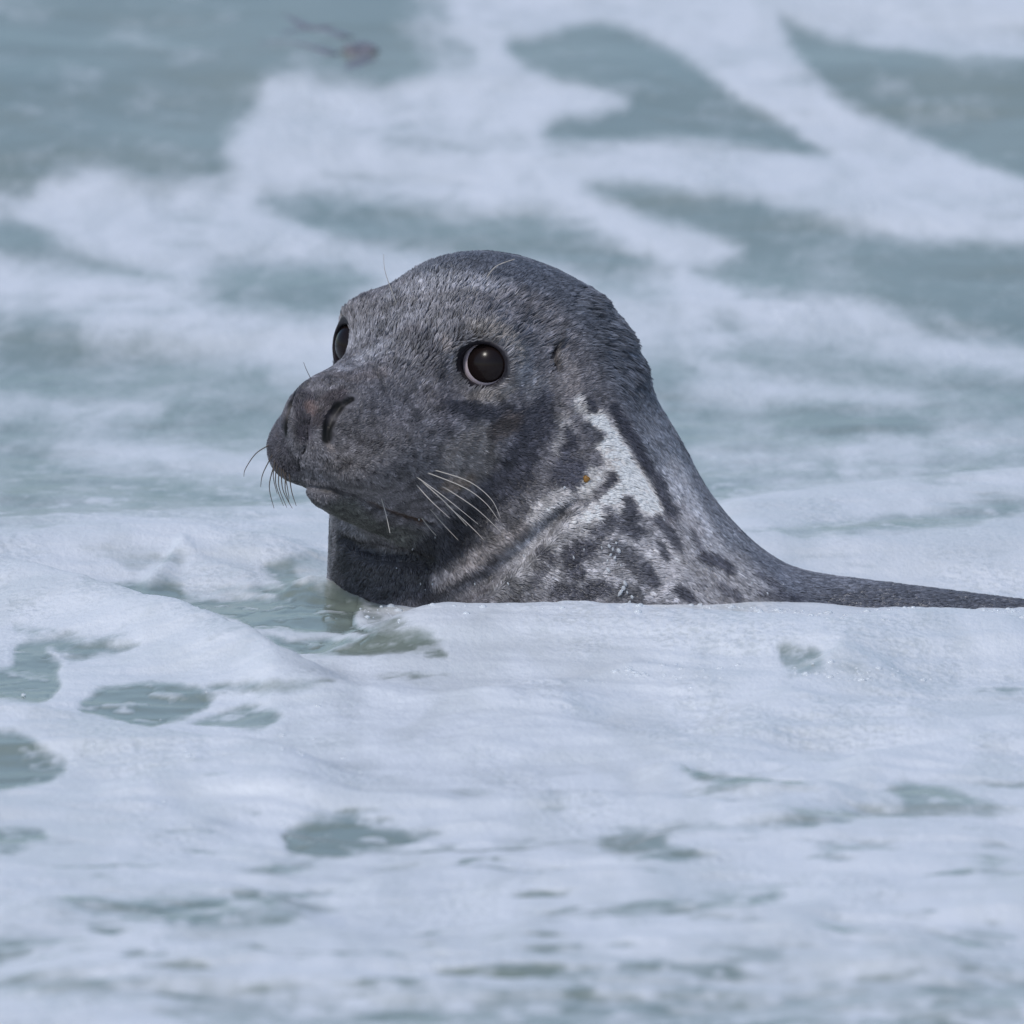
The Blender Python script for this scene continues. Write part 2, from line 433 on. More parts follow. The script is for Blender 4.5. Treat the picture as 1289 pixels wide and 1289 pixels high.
def coat(P, N):
    n1 = fbm(P / 42.0, 3); n2 = fbm(P / 14.0 + 31, 3)
    st = P.copy(); st[:, 2] *= 0.55; n3 = fbm(st / 6.5 + 7, 2)
    col = np.tile(np.array([.150, .143, .156]), (len(P), 1))
    q = to_head(P)
    # unseen far side and back: ordinary blotches
    far = smoothstep(40, 110, P[:, 1])
    blot = smoothstep(.12, .3, fbm(P / 34.0 + 5, 3))[:, None]
    col = col * (1 - far[:, None]) + far[:, None] * (np.array([.16, .16, .18]) * (1 - blot) + blot * np.array([.06, .06, .07]))
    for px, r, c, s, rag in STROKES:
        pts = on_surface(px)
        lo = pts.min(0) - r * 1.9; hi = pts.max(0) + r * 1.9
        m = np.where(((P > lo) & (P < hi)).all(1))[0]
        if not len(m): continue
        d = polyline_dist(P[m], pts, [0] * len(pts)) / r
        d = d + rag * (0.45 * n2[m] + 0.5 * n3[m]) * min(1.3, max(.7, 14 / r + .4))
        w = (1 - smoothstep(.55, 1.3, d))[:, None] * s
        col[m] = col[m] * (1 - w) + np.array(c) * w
    n4 = perlin(st / 3.4 + 11); mot = smoothstep(-.05, .35, fbm(P / 20.0 + 61, 3))
    face_ = smoothstep(-60, 20, q[:, 0])
    fz = .45 + .55 * smoothstep(-150, -60, q[:, 0]); col *= (1 + (.40 * n2 + .42 * n3 + .22 * n4) * fz + .25 * n1)[:, None] * (1.2 - .62 * mot * face_)[:, None]
    # follicle speckles on the whisker pads
    pad = np.exp(-(((np.abs(q[:, 1]) - 78) / 34) ** 2 + ((q[:, 0] - 150) / 48) ** 2 + ((q[:, 2] + 98) / 32) ** 2))
    sp = smoothstep(.22, .45, perlin(P / 6.0 + 3)) * pad
    col *= (1 - .6 * sp)[:, None]
    m = np.where((q[:, 0] > 60) & (P[:, 1] < 0))[0]
    fd = np.full(len(P), 99.0)
    for f in FOLL: fd[m] = np.minimum(fd[m], np.linalg.norm((P[m] - f) * np.array([1, 1, 1.25]), axis=1))
    w = (1 - smoothstep(1.5, 5.0, fd + 1.2 * n3))[:, None]; col = col * (1 - w) + w * np.array([.035, .03, .034])
    # bare dark skin: lids, nostrils, mouth; shade painted into nostrils, ear, chin crease, fold
    s = np.c_[q[:, 0], np.abs(q[:, 1]), q[:, 2]]
    ef = np.where((s - EYE_C) @ EYE_N > 8, eye_field(s)[4] - 26.5 - 5 * (q[:, 1] < 0), 99)
    corner = s - (EYE_C + EYE_N * 20 + np.array([30, -12, 5])); cd = np.linalg.norm(corner * np.array([.6, .9, 1.3]), axis=1)
    lid = np.maximum(1 - smoothstep(4.5, 7.5, ef + 1.2 * n3), 1 - smoothstep(5, 10, cd))[:, None]
    col = col * (1 - lid) + lid * np.array([.016, .014, .018])
    for L, r, c in ((NOSTRIL[:4], 7.5, .010), (flip(NOSTRIL[:4]), 7.5, .010), (NOSTRIL[3:], 4.5, .012), (flip(NOSTRIL[3:]), 4.5, .012)):
        w = (1 - smoothstep(.6, 1.25, polyline_dist(q, L, [0] * len(L)) / r))[:, None]; col = col * (1 - w) + w * c
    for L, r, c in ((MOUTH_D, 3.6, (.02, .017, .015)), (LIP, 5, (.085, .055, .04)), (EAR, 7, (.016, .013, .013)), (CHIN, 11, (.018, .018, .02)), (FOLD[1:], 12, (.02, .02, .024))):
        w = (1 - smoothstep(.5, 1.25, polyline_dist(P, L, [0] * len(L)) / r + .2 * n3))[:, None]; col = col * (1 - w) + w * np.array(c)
    return np.clip(col, .006, .75), np.maximum(lid[:, 0], 0)

# ------------------------------------------------------------------ seal materials
def new_mat(name):
    m = bpy.data.materials.new(name); m.use_nodes = True
    nt = m.node_tree; return m, nt, nt.nodes, nt.links, nt.nodes['Principled BSDF']

def skin_material():
    m, nt, n, l, b = new_mat('wet_seal_skin')
    a = n.new('ShaderNodeAttribute'); a.attribute_name = 'coat'
    l.new(a.outputs['Color'], b.inputs['Base Color'])
    b.inputs['Roughness'].default_value = .42; b.inputs['Specular IOR Level'].default_value = .14
    tc = n.new('ShaderNodeTexCoord'); mp = n.new('ShaderNodeMapping'); mp.inputs['Scale'].default_value = (1, 1, .45)
    l.new(tc.outputs['Object'], mp.inputs['Vector'])
    nz = n.new('ShaderNodeTexNoise'); nz.inputs['Scale'].default_value = 420; nz.inputs['Detail'].default_value = 3
    l.new(mp.outputs['Vector'], nz.inputs['Vector'])
    bp = n.new('ShaderNodeBump'); bp.inputs['Strength'].default_value = .5; bp.inputs['Distance'].default_value = .0012
    l.new(nz.outputs['Fac'], bp.inputs['Height']); l.new(bp.outputs['Normal'], b.inputs['Normal'])
    return m

def hair_material():
    m, nt, n, l, b = new_mat('wet_seal_fur')
    a = n.new('ShaderNodeAttribute'); a.attribute_name = 'coat'
    l.new(a.outputs['Color'], b.inputs['Base Color'])
    w = n.new('ShaderNodeAttribute'); w.attribute_name = 'wet'
    mr = n.new('ShaderNodeMapRange'); mr.inputs['To Min'].default_value = .33; mr.inputs['To Max'].default_value = .22
    l.new(w.outputs['Fac'], mr.inputs['Value']); l.new(mr.outputs[0], b.inputs['Roughness'])
    b.inputs['Specular IOR Level'].default_value = .5
    return m

def plain(name, col, rough=.4, spec=.5, coatw=0.0, trans=0.0, ior=1.45):
    m, nt, n, l, b = new_mat(name)
    b.inputs['Base Color'].default_value = (*col, 1); b.inputs['Roughness'].default_value = rough
    b.inputs['Specular IOR Level'].default_value = spec; b.inputs['Coat Weight'].default_value = coatw
    b.inputs['Coat Roughness'].default_value = .03; b.inputs['Transmission Weight'].default_value = trans
    b.inputs['IOR'].default_value = ior
    return m

M_SKIN, M_FUR = skin_material(), hair_material()
seal = bpy.data.objects.new('grey_seal', None); scn.collection.objects.link(seal)
tag(seal, 'mottled grey seal with pale neck flash raising its wet head out of the foam', 'seal')
seal.location = (0.05, 0.07, 0.0); SO = np.array([0.05, 0.07, 0.0])

col, lid = coat(SEAL_V, SEAL_N)
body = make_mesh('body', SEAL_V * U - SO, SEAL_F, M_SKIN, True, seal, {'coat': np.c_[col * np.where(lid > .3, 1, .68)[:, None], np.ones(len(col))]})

# ------------------------------------------------------------------ fur
def build_fur(count=230000):
    F = SEAL_F; A, B, C, D = (SEAL_V[F[:, i]] for i in range(4))
    area = np.linalg.norm(np.cross(C - A, D - B), axis=1) / 2
    cen = (A + B + C + D) / 4; fn_ = SEAL_N[F].mean(1)
    view = CAM_P / U - cen; view /= np.linalg.norm(view, axis=1)[:, None]
    facing = (fn_ * view).sum(1)
    q = to_head(cen)
    w = area * (cen[:, 2] > -24) * np.where(facing > -.25, 1.0, .22)
    w = w * np.where(q[:, 0] > -150, 1.35, 1.0) * (cen[:, 0] < 720)
    w /= w.sum()
    fi = rng.choice(len(F), count, p=w)
    u, v = rng.rand(count)[:, None], rng.rand(count)[:, None]
    P = A[fi] * (1 - u) * (1 - v) + B[fi] * u * (1 - v) + C[fi] * u * v + D[fi] * (1 - u) * v
    N = fn_[fi]; c = col[F[fi]].mean(1); lidv = lid[F[fi]].mean(1)
    q = to_head(P); s = np.c_[q[:, 0], np.abs(q[:, 1]), q[:, 2]]
    # no fur in the lids, nostrils, mouth
    ap = eye_field(s)[4] - 26.5 - 5 * (q[:, 1] < 0); te = (s - EYE_C) @ EYE_N
    keep = ~((ap < 5.5) & (te > 8)) & (lidv < .3)
    for L in (NOSTRIL, flip(NOSTRIL)): keep &= polyline_dist(q, L, [0] * len(L)) > 8.5
    keep &= polyline_dist(P, EAR, [0] * 3) > 4
    keep &= polyline_dist(q, MOUTH, [0] * len(MOUTH)) > 4
    P, N, c, q, s = P[keep], N[keep], c[keep], q[keep], s[keep]
    n = len(P)
    # lie of the coat: back from the nose, up over the brow, down the neck, along the back
    wn_ = smoothstep(40, -60, q[:, 0] + 130)[:, None]                  # 0 face, 1 neck
    face = -HF * 1.0 + HU * (.15 + .55 * smoothstep(-60, 20, q[:, 2]) * smoothstep(-60, 40, q[:, 0]))[:, None]
    below = smoothstep(-40, -130, q[:, 2])[:, None]
    face = face * (1 - below) + (-HF * .9 - HU * .45) * below
    neck = np.array([.42, .18, -1.0]); back = np.array([1.0, .1, -.12])
    wb = smoothstep(250, 380, P[:, 0])[:, None]
    nd = neck * (1 - wb) + back * wb
    crown = np.array([1.0, .35, -.25]); wc = (smoothstep(230, 340, P[:, 2]) * wn_[:, 0])[:, None]
    nd = nd * (1 - wc) + crown * wc
    dr = face * (1 - wn_) + nd * wn_
    dr = dr + .28 * np.stack([fbm(P / 24.0 + 9 * k, 2) for k in range(3)], 1)
    dr -= N * (dr * N).sum(1)[:, None]; dr /= np.linalg.norm(dr, axis=1)[:, None]
    # standing spiky fur on the brow and bridge, slick on the crown
    brow = np.exp(-(((P[:, 0] + 95) / 75) ** 2 + ((P[:, 2] - 395) / 34) ** 2))
    bridge = np.exp(-((q[:, 2] - 22) / 34.) ** 2) * smoothstep(170, 110, q[:, 0]) * smoothstep(-60, 10, q[:, 0])
    rough_ = np.clip(brow + .8 * bridge, 0, 1)
    spike = np.zeros(n)
    for cx, cz, rr in ((665 - 644, 365, 30), (690 - 644, 340, 26), (775 - 644, 330, 34), (800 - 644, 295, 34), (740 - 644, 375, 24), (640 - 644, 385, 22)):
        spike = np.maximum(spike, np.exp(-(((P[:, 0] - cx) / rr) ** 2 + ((P[:, 2] - cz) / (rr * .75)) ** 2)) * (P[:, 1] < 130))
    muz = smoothstep(70, 150, q[:, 0])
    # wet fur parts into pointed locks with bare gaps between
    stripe = perlin(np.c_[(P[:, 0] + .3 * P[:, 1]) / 20.0, (P[:, 2] + .28 * P[:, 0]) / 4.6, P[:, 1] / 30.0])
    stripe2 = perlin(np.c_[q[:, 1] / 4.2, (q[:, 2] - q[:, 0]) / 15.0, q[:, 0] / 30.0])
    gap = ((spike > .28) & (stripe < -.10)) | ((rough_ > .45) & (stripe2 < -.32))
    kp = ~(gap & (rng.rand(n) < .85))
    P, N, c, q, s, dr, wn_, rough_, spike, muz, stripe = (a[kp] for a in (P, N, c, q, s, dr, wn_, rough_, spike, muz, stripe))
    n = len(P)
    length = 8.5 * (1 - .45 * muz) * (1 + .45 * rough_ + .9 * spike) * rng.uniform(.65, 1.25, n) + 1.5 * wn_[:, 0]
    lift = .16 + .5 * rough_ + .24 * spike + .06 * rng.rand(n)
    tip = P + (dr * np.cos(lift)[:, None] + N * np.sin(lift)[:, None]) * length[:, None]
    mid = P + (dr * np.cos(lift * 1.3)[:, None] + N * np.sin(lift * 1.3)[:, None]) * (length * .5)[:, None]
    # wet clumping: tips gather towards shared points
    cell = 6.0
    def gather(tip, cell, amount, shift, fwd=0.0):
        RT = np.array([[.81, .41, .42], [-.52, .83, .20], [-.27, -.38, .89]])
        key = np.floor((P @ RT + 6 * np.stack([perlin(P / 11.0 + 5 * k) for k in range(3)], 1)) / cell).astype(int)
        _, inv = np.unique(key, axis=0, return_inverse=True); inv = inv.ravel()
        cnt = np.bincount(inv).astype(float)
        cx = np.stack([np.bincount(inv, tip[:, k]) for k in range(3)], 1) / cnt[:, None]
        jit = _h.normal(size=(len(cnt), 1)) * .9
        ctone = np.exp(_h.normal(size=len(cnt)) * .45 - .12)[inv]
        return tip * (1 - amount) + (cx[inv] + N * jit[inv] + dr * fwd) * amount, ctone
    wet0 = np.exp(-(((P[:, 0] - 60) / 95) ** 2 + ((P[:, 2] - 425) / 28) ** 2)) * (1 - spike)
    tip = tip - N * (wet0 * length * .12)[:, None]
    am = (.42 + .38 * rough_ + .45 * spike)[:, None]; am = np.clip(am, 0, .8)
    tip, ct1 = gather(tip, cell, am, 0)
    tip2, ct2 = gather(tip, 10.0, np.clip(.45 * spike[:, None], 0, .6), 0, 5.0)
    tip = tip2 + N * (spike * 2.4 * np.clip(stripe, 0, .6) * 2)[:, None]
    mid = mid * .6 + (P + tip) / 2 * .4 + N * .35
    lum = c.mean(1); tone = np.exp(rng.normal(0, .22, n) * (1 - .75 * smoothstep(.2, .6, lum))); 
    lighten = (rough_ * .16 + spike * .05)[:, None] * rng.rand(n, 1)
    wet = np.clip(np.exp(-(((P[:, 0] - 60) / 95) ** 2 + ((P[:, 2] - 425) / 28) ** 2)) + smoothstep(170, 300, P[:, 0]) + .8 * smoothstep(120, 20, P[:, 2]), 0, 1)
    ctone = 1 + (ct1 - 1) * (.4 + .2 * rough_) + (ct2 - 1) * 1.1 * spike  # random tone per clump, painting some locks lit and others shaded
    drip = 1 - .35 * smoothstep(16, 2, P[:, 2] + 5 * perlin(P / 9.0))
    cc = np.clip((1.0 + .22 * smoothstep(.2, .5, lum))[:, None] * drip[:, None] * c * (tone * np.clip(ctone, .25, 1.5))[:, None] + lighten * np.array([.95, .97, 1.05]), .008, .8)
    hc = bpy.data.hair_curves.new('fur'); hc.add_curves([3] * n)
    pts = np.stack([P - N * .6, mid, tip], 1).reshape(-1, 3) * U - SO
    hc.attributes['position'].data.foreach_set('vector', pts.astype(np.float32).ravel())
    ra = hc.attributes.get('radius') or hc.attributes.new('radius', 'FLOAT', 'POINT')
    r0 = .62 * (1 - .2 * muz)
    rad = np.stack([r0, r0 * .8, r0 * .12], 1) * U
    ra.data.foreach_set('value', rad.astype(np.float32).ravel())
    ca = hc.attributes.new('coat', 'FLOAT_COLOR', 'CURVE')
    ca.data.foreach_set('color', np.c_[cc, np.ones(n)].astype(np.float32).ravel())
    wa = hc.attributes.new('wet', 'FLOAT', 'CURVE'); wa.data.foreach_set('value', wet.astype(np.float32))
    o = bpy.data.objects.new('fur', hc); scn.collection.objects.link(o); o.parent = seal
    hc.materials.append(M_FUR); o['kind'] = 'stuff'
    return o
fur = build_fur()

# ------------------------------------------------------------------ eyes
M_SCL = plain('eye_white', (.58, .50, .55), .3, .4, 0)
M_IRIS = plain('dark_iris', (.010, .0065, .0065), .20, .2, 0)
M_LID = plain('lid_skin', (.014, .013, .016), .3, .5, .3)
def cap_mesh(ax, R, ang, bulge, nr=10, ns=40):
    ax = ax / np.linalg.norm(ax); u = np.cross(ax, [0, 0, 1.0]); u /= np.linalg.norm(u); v = np.cross(ax, u)
    V = [ax * (R + bulge)]; F = []
    for i in range(1, nr + 1):
        t = ang * i / nr; rr = R + bulge * (1 - (i / nr) ** 2) if i < nr else R - 1.0
        for k in range(ns):
            a = 2 * math.pi * k / ns; V.append(rr * (math.cos(t) * ax + math.sin(t) * (math.cos(a) * u + math.sin(a) * v)))
    for i in range(nr - 1):
        for k in range(ns):
            a, b = 1 + i * ns + k, 1 + i * ns + (k + 1) % ns; F.append((a, b, b + ns, a + ns))
    V = np.array(V); me = V, F, [(0, 1 + (k + 1) % ns, 1 + k) for k in range(ns)]
    return me
def eye(f):
    c = from_head(EYE_C * np.array([1, f, 1])); nrm = (EYE_N * np.array([1, f, 1])) @ HM
    Vs, Fs = [], []
    ns, nr = 40, 24
    for i in range(nr + 1):
        for k in range(ns):
            t = math.pi * i / nr; a = 2 * math.pi * k / ns
            Vs.append((math.sin(t) * math.cos(a), math.sin(t) * math.sin(a), math.cos(t)))
    for i in range(nr):
        for k in range(ns): Fs.append((i * ns + k, i * ns + (k + 1) % ns, (i + 1) * ns + (k + 1) % ns, (i + 1) * ns + k))
    ball = make_mesh('eye', (c + np.array(Vs) * (EYE_R - .8)) * U - SO, Fs, M_SCL, True, seal)
    gaze = nrm + (np.array([.15, 0, .10]) if f > 0 else np.array([.0, -.12, .02]))
    V, F4, F3 = cap_mesh(gaze, EYE_R - .6, R_(49.5) if f > 0 else R_(57), .7)
    me = bpy.data.meshes.new('iris'); me.from_pydata([tuple(x) for x in (c + V) * U - SO], [], F4 + F3); me.materials.append(M_IRIS)
    bm_ = __import__('bmesh').new(); bm_.from_mesh(me); __import__('bmesh').ops.recalc_face_normals(bm_, faces=bm_.faces); bm_.to_mesh(me); bm_.free()
    for p in me.polygons: p.use_smooth = True
    io = bpy.data.objects.new('iris', me); scn.collection.objects.link(io); io.parent = ball
eye(1); eye(-1)

# ------------------------------------------------------------------ whiskers
M_WH = plain('pale_whisker', (.42, .39, .36), .35, .5)
M_WHD = plain('dark_whisker', (.07, .055, .045), .35, .5)
def tube(pts, r0, r1, ns=5):
    pts = np.asarray(pts); n = len(pts)
    t = np.gradient(pts, axis=0); t /= np.linalg.norm(t, axis=1)[:, None]
    V, F = [], []
    for i in range(n):
        a = np.cross(t[i], [.3, 1, .2]); a /= np.linalg.norm(a); b = np.cross(t[i], a)
        r = r0 + (r1 - r0) * (i / (n - 1)) ** 1.3
        for k in range(ns):
            an = 2 * math.pi * k / ns; V.append(pts[i] + r * (math.cos(an) * a + math.sin(an) * b))
    for i in range(n - 1):
        for k in range(ns): F.append((i * ns + k, i * ns + (k + 1) % ns, (i + 1) * ns + (k + 1) % ns, (i + 1) * ns + k))
    return np.array(V), F
def whisker(px, off, mat, r0=.75, r1=.22):
    """root on the skin at the first pixel; the rest bows free of it by off units towards the near side"""
    root = on_surface([px[0]])[0]
    ctrl = [root]
    for i, (u, v) in enumerate(px[1:], 1):
        y = root[1] + off * i / (len(px) - 1)
        d = cam_ray(u, v); o = CAM_P / U
        ctrl.append(o + d * ((y - o[1]) / d[1]))
    ctrl = np.array(ctrl); n = len(ctrl); out = []
    for i in range(n - 1):
        p0, p1, p2, p3 = ctrl[max(i - 1, 0)], ctrl[i], ctrl[i + 1], ctrl[min(i + 2, n - 1)]
        for t in np.linspace(0, 1, 7)[:-1 if i < n - 2 else None]:
            out.append(.5 * (2 * p1 + (p2 - p0) * t + (2 * p0 - 5 * p1 + 4 * p2 - p3) * t * t + (3 * p1 - p0 - 3 * p2 + p3) * t ** 3))
    out = np.array(out); out[0] = root + (root - out[1]) * .3
    V, F = tube(out, r0, r1)
    return make_mesh('whisker', V * U - SO, F, mat, True, seal)
for px in ([(524, 610), (543, 631), (566, 652)], [(524, 600), (560, 626), (602, 660)], [(538, 595), (585, 614), (612, 634), (628, 656)],
           [(557, 612), (599, 640), (632, 671)], [(560, 634), (580, 651), (600, 670), (609, 680)], [(541, 640), (558, 660), (577, 680)],
           [(548, 592), (590, 606), (618, 628), (630, 652)], [(531, 606), (560, 632), (588, 662)]):
    whisker(px, -34, M_WH)
for px in ([(480, 627), (486, 648), (491, 671)], [(531, 652), (540, 664), (549, 674)]):
    whisker(px, -16, M_WH, .8, .45)
for px in ([(343, 572), (331, 596), (328, 613)], [(339, 560), (322, 571), (309, 590), (307, 600)], [(341, 543), (330, 542), (319, 548)],
           [(346, 582), (339, 612), (345, 640)], [(349, 584), (347, 608), (357, 637)], [(352, 588), (351, 612), (361, 639)], [(354, 588), (356, 616), (368, 640)],
           [(360, 594), (359, 615), (364, 632)], [(364, 596), (367, 618), (373, 637)], [(346, 580), (344, 600), (349, 622)],
           [(348, 524), (338, 518), (331, 523)], [(356, 590), (361, 610), (364, 628)]):
    whisker(px, -10, M_WHD, .85, .3)
whisker([(497, 375), (490, 358), (484, 338), (483, 320)], 0, M_WH, .6, .25)
whisker([(500, 385), (493, 365), (488, 352)], -4, M_WH, .7, .3)
whisker([(612, 350), (625, 335), (648, 326)], -4, M_WH, .8, .35)
whisker([(392, 478), (386, 466), (382, 456)], 0, M_WHD, .5, .25)

# ------------------------------------------------------------------ drops and specks on the coat
M_DROP = plain('water_drop', (.85, .88, .92), .04, .6, 0, .55, 1.33)
M_AMB = plain('amber_weed', (.22, .11, .02), .35, .5)
def blob(name, centre, r, mat, seed=0, squash=(1, 1, 1), parent=None, sub=2, rag=.15):
    import bmesh
    bm = bmesh.new(); bmesh.ops.create_icosphere(bm, subdivisions=sub, radius=1)
    V = np.array([v.co[:] for v in bm.verts]); nz = perlin(V * 1.5 + seed * 7.1)
    V = V * (1 + rag * nz)[:, None] * r * np.array(squash)
    for v, c in zip(bm.verts, V): v.co = c
    me = bpy.data.meshes.new(name); bm.to_mesh(me); bm.free(); me.materials.append(mat)
    for p in me.polygons: p.use_smooth = True
    o = bpy.data.objects.new(name, me); scn.collection.objects.link(o)
    o.location = Vector(centre) ; o.parent = parent
    return o
import bmesh
bmd = bmesh.new()
drop_px = [(766, 688), (771, 692), (775, 684), (768, 699), (764, 706), (773, 703), (765, 718), (757, 690), (778, 694), (781, 712), (784, 741), (789, 746), (780, 747), (795, 752), (786, 735), (792, 758),
           (735, 692), (722, 702), (748, 645), (700, 610), (710, 614), (532, 652), (527, 653), (548, 676), (660, 700), (640, 735), (598, 735), (690, 712), (835, 655), (850, 700), (905, 693), (945, 735), (965, 748), (985, 737),
           (560, 448), (557, 444), (655, 445), (660, 452), (655, 468), (520, 690), (545, 735), (536, 742), (552, 743), (530, 735), (500, 715), (540, 700)]
for k, p in enumerate(on_surface(drop_px, sdf1)):
    g = grad(sdf1, p[None])[0]; r = (rng.uniform(1.6, 3.2) if 9 < k < 16 else rng.uniform(1.1, 2.6) if k < 9 else rng.uniform(.7, 1.5)) * (.8 if k > 36 else 1)
    M4 = Matrix.Translation(Vector((p + g * r * 1.2) * U)) @ Matrix.Rotation(rng.uniform(-.6, .6), 4, 'Y') @ Matrix.Diagonal((r * U * rng.uniform(.7, 1.1), r * U * .8, r * U * rng.uniform(1, 1.9), 1))
    bmesh.ops.create_icosphere(bmd, subdivisions=2, radius=1, matrix=M4)
me = bpy.data.meshes.new('water_drops'); bmd.to_mesh(me); bmd.free(); me.materials.append(M_DROP)
for p in me.polygons: p.use_smooth = True
dro = bpy.data.objects.new('water_drops', me); scn.collection.objects.link(dro)
tag(dro, 'glistening beads of sea water clinging to the seal\'s neck and face', 'water drops', kind='stuff')
p = on_surface([(738, 603)], sdf1)[0]
tag(blob('seaweed_speck', (p + np.array([0, -2.5, 0])) * U, 3.9 * U, M_AMB, 3, (1, .6, 1.15), None, 2, .7), 'small amber speck of weed stuck on the pale neck patch', 'seaweed')
p = on_surface([(348, 524)], sdf1)[0]
tag(blob('seaweed_speck', (p + np.array([0, -1, 0])) * U, 2.6 * U, M_AMB, 5), 'tiny brown speck of weed stuck on the side of the nose', 'seaweed')

# ------------------------------------------------------------------ sea surface
def swell(y):
    """the shoulder of the next wave behind the seal"""
    return .23 * smoothstep(.9, 5.0, y) * (1 - smoothstep(6.0, 9.5, y)) 

CRESTS = [  # pixels of the crest, height m, width in front, width behind
    ([(400, 790), (445, 768), (520, 765), (600, 763), (700, 763), (800, 765), (900, 773), (1000, 783), (1060, 789), (1130, 780), (1200, 776), (1289, 782), (1420, 786)], .030, .24, .085),
    ([(-200, 690), (0, 703), (80, 722), (150, 740), (230, 765), (300, 789), (345, 812), (440, 832)], .026, .20, .075),
    ([(-200, 884), (0, 890), (60, 895), (130, 905), (200, 918), (260, 922), (340, 936), (450, 950)], .019, .20, .070),
    ([(380, 872), (470, 868), (560, 878), (660, 890), (760, 886)], .008, .12, .045),
    ([(560, 925), (680, 912), (800, 918), (900, 930), (1010, 922)], .008, .12, .04),
    ([(880, 905), (1000, 892), (1120, 900), (1220, 915), (1350, 905)], .009, .12, .045),
    ([(120, 985), (240, 972), (360, 985), (470, 1000), (600, 992)], .008, .12, .045),
    ([(560, 1010), (700, 998), (820, 1012), (940, 1026), (1040, 1020)], .007, .10, .04),
    ([(1050, 960), (1140, 944), (1240, 936), (1400, 925)], .009, .12, .04),
    ([(-60, 1010), (80, 1016), (180, 1030), (300, 1026)], .007, .10, .04),
    ([(560, 1120), (700, 1108), (860, 1092), (1000, 1100), (1140, 1112)], .007, .10, .04),
    ([(980, 1140), (1100, 1128), (1200, 1120), (1350, 1126)], .008, .12, .045),
    ([(800, 960), (860, 966), (900, 982), (980, 994), (1080, 990)], .010, .16, .05),
    ([(560, 880), (700, 862), (800, 850), (900, 862), (980, 868), (1060, 852), (1120, 858), (1180, 880)], .010, .14, .05),
    ([(-200, 655), (0, 660), (140, 652), (280, 645), (420, 640), (560, 645)], .014, .30, .14),
    ([(-100, 692), (100, 684), (220, 680), (330, 690), (420, 700)], .010, .10, .06),
    ([(170, 735), (200, 722), (228, 704), (260, 716), (330, 728)], .005, .08, .04),
    ([(850, 648), (900, 634), (1050, 616), (1289, 598), (1450, 590)], .020, .30, .14),
    ([(1020, 690), (1060, 684), (1140, 676), (1289, 680), (1450, 690)], .006, .12, .07),
    ([(-60, 1160), (60, 1138), (150, 1118), (240, 1112), (330, 1122), (420, 1140)], .010, .14, .06),
    ([(60, 1190), (200, 1182), (330, 1180), (500, 1192), (700, 1198), (900, 1186), (1289, 1180)], .010, .22, .09),
    ([(600, 1175), (720, 1155), (850, 1148), (940, 1150), (1060, 1165)], .009, .16, .07),
    ([(-60, 1222), (300, 1222), (700, 1222), (1000, 1205), (1350, 1196)], .010, .26, .12),
    ([(740, 1080), (860, 1058), (980, 1044), (1120, 1050), (1300, 1040)], .007, .16, .06),
    ([(420, 1110), (600, 1095), (760, 1110), (900, 1120)], .006, .14, .06),
]
_CR = []
for px, A, wf, wb in CRESTS:
    p = np.array([unproject(u, v, A) for u, v in px])
    o = np.argsort(p[:, 0]); _CR.append((p[o, 0], p[o, 1], A, wf, wb))
NECKP = np.array([(402 - 644.5) * U, .045])

def height(x, y):
    x = np.asarray(x, float); y = np.asarray(y, float)
    h = swell(y)
    for cx, cy, A, wf, wb in _CR:
        yc = np.interp(x, cx, cy); d = y - yc
        L = cx[-1] - cx[0]; t = (x - cx[0]) / L
        tap = smoothstep(-.04, .16, t) * (1 - smoothstep(.84, 1.04, t))
        # let the line fade before it is extrapolated flat
        h = h + A * tap * np.where(d < 0, np.exp(-(d / wf) ** 2), np.exp(-(d / wb) ** 2))
    far = 1 + .6 * smoothstep(.8, 4, y)
    P = np.c_[x / .42, y / .34]; h = h + .0055 * far * fbm(P + 3.1, 2) * 1.2
    P = np.c_[x / .10 + y * .9, y / .16]; h = h + .0022 * fbm(P + 9.7, 2) * (1 - .75 * smoothstep(.8, 2, y))
    h = h + .016 * smoothstep(.8, 2.5, y) * fbm(np.c_[x / .8 + 2, y / 1.1 + x * .5], 2)
    r2 = ((x - NECKP[0]) / .040) ** 2 + ((y - NECKP[1]) / .075) ** 2
    h = h + .014 * np.exp(-r2)
    amp = np.exp(-(((x - NECKP[0] + .02) / .09) ** 2 + ((y - NECKP[1]) / .2) ** 2))
    h = h + .0028 * amp * fbm(np.c_[x / .014, y / .03], 2)
    h = h - .016 * smoothstep(.12, .3, x) * (1 - smoothstep(.7, .9, x)) * np.exp(-((y - .10) / .13) ** 2)
    nr = .25 * smoothstep(-.15, -.4, y) + .75 * smoothstep(-.4, -1.5, y); fr = 1 - .8 * smoothstep(.8, 2, y)
    wob = .12 * perlin(np.c_[x / .3, y / .6])
    h = h + (.0012 + .0060 * nr) * fbm(np.c_[x / .24 + 5, (y + wob) / .105], 3) + (.0014 + .0012 * nr) * fr * fbm(np.c_[x / .07 + 5, (y + wob) / .05], 2)
    h = h + .0056 * fr * fbm(np.c_[x / .20 + 25, (y + wob) / .15], 3)
    h = h + .0026 * np.abs(perlin(np.c_[x / .016, y / .035])) * np.exp(-((y + .27) / .09) ** 2) * smoothstep(-.1, .1, x)
    big = smoothstep(6, 20, np.hypot(x, y))
    h = h + big * .12 * fbm(np.c_[x / 5.0, y / 2.6], 2)
    return h

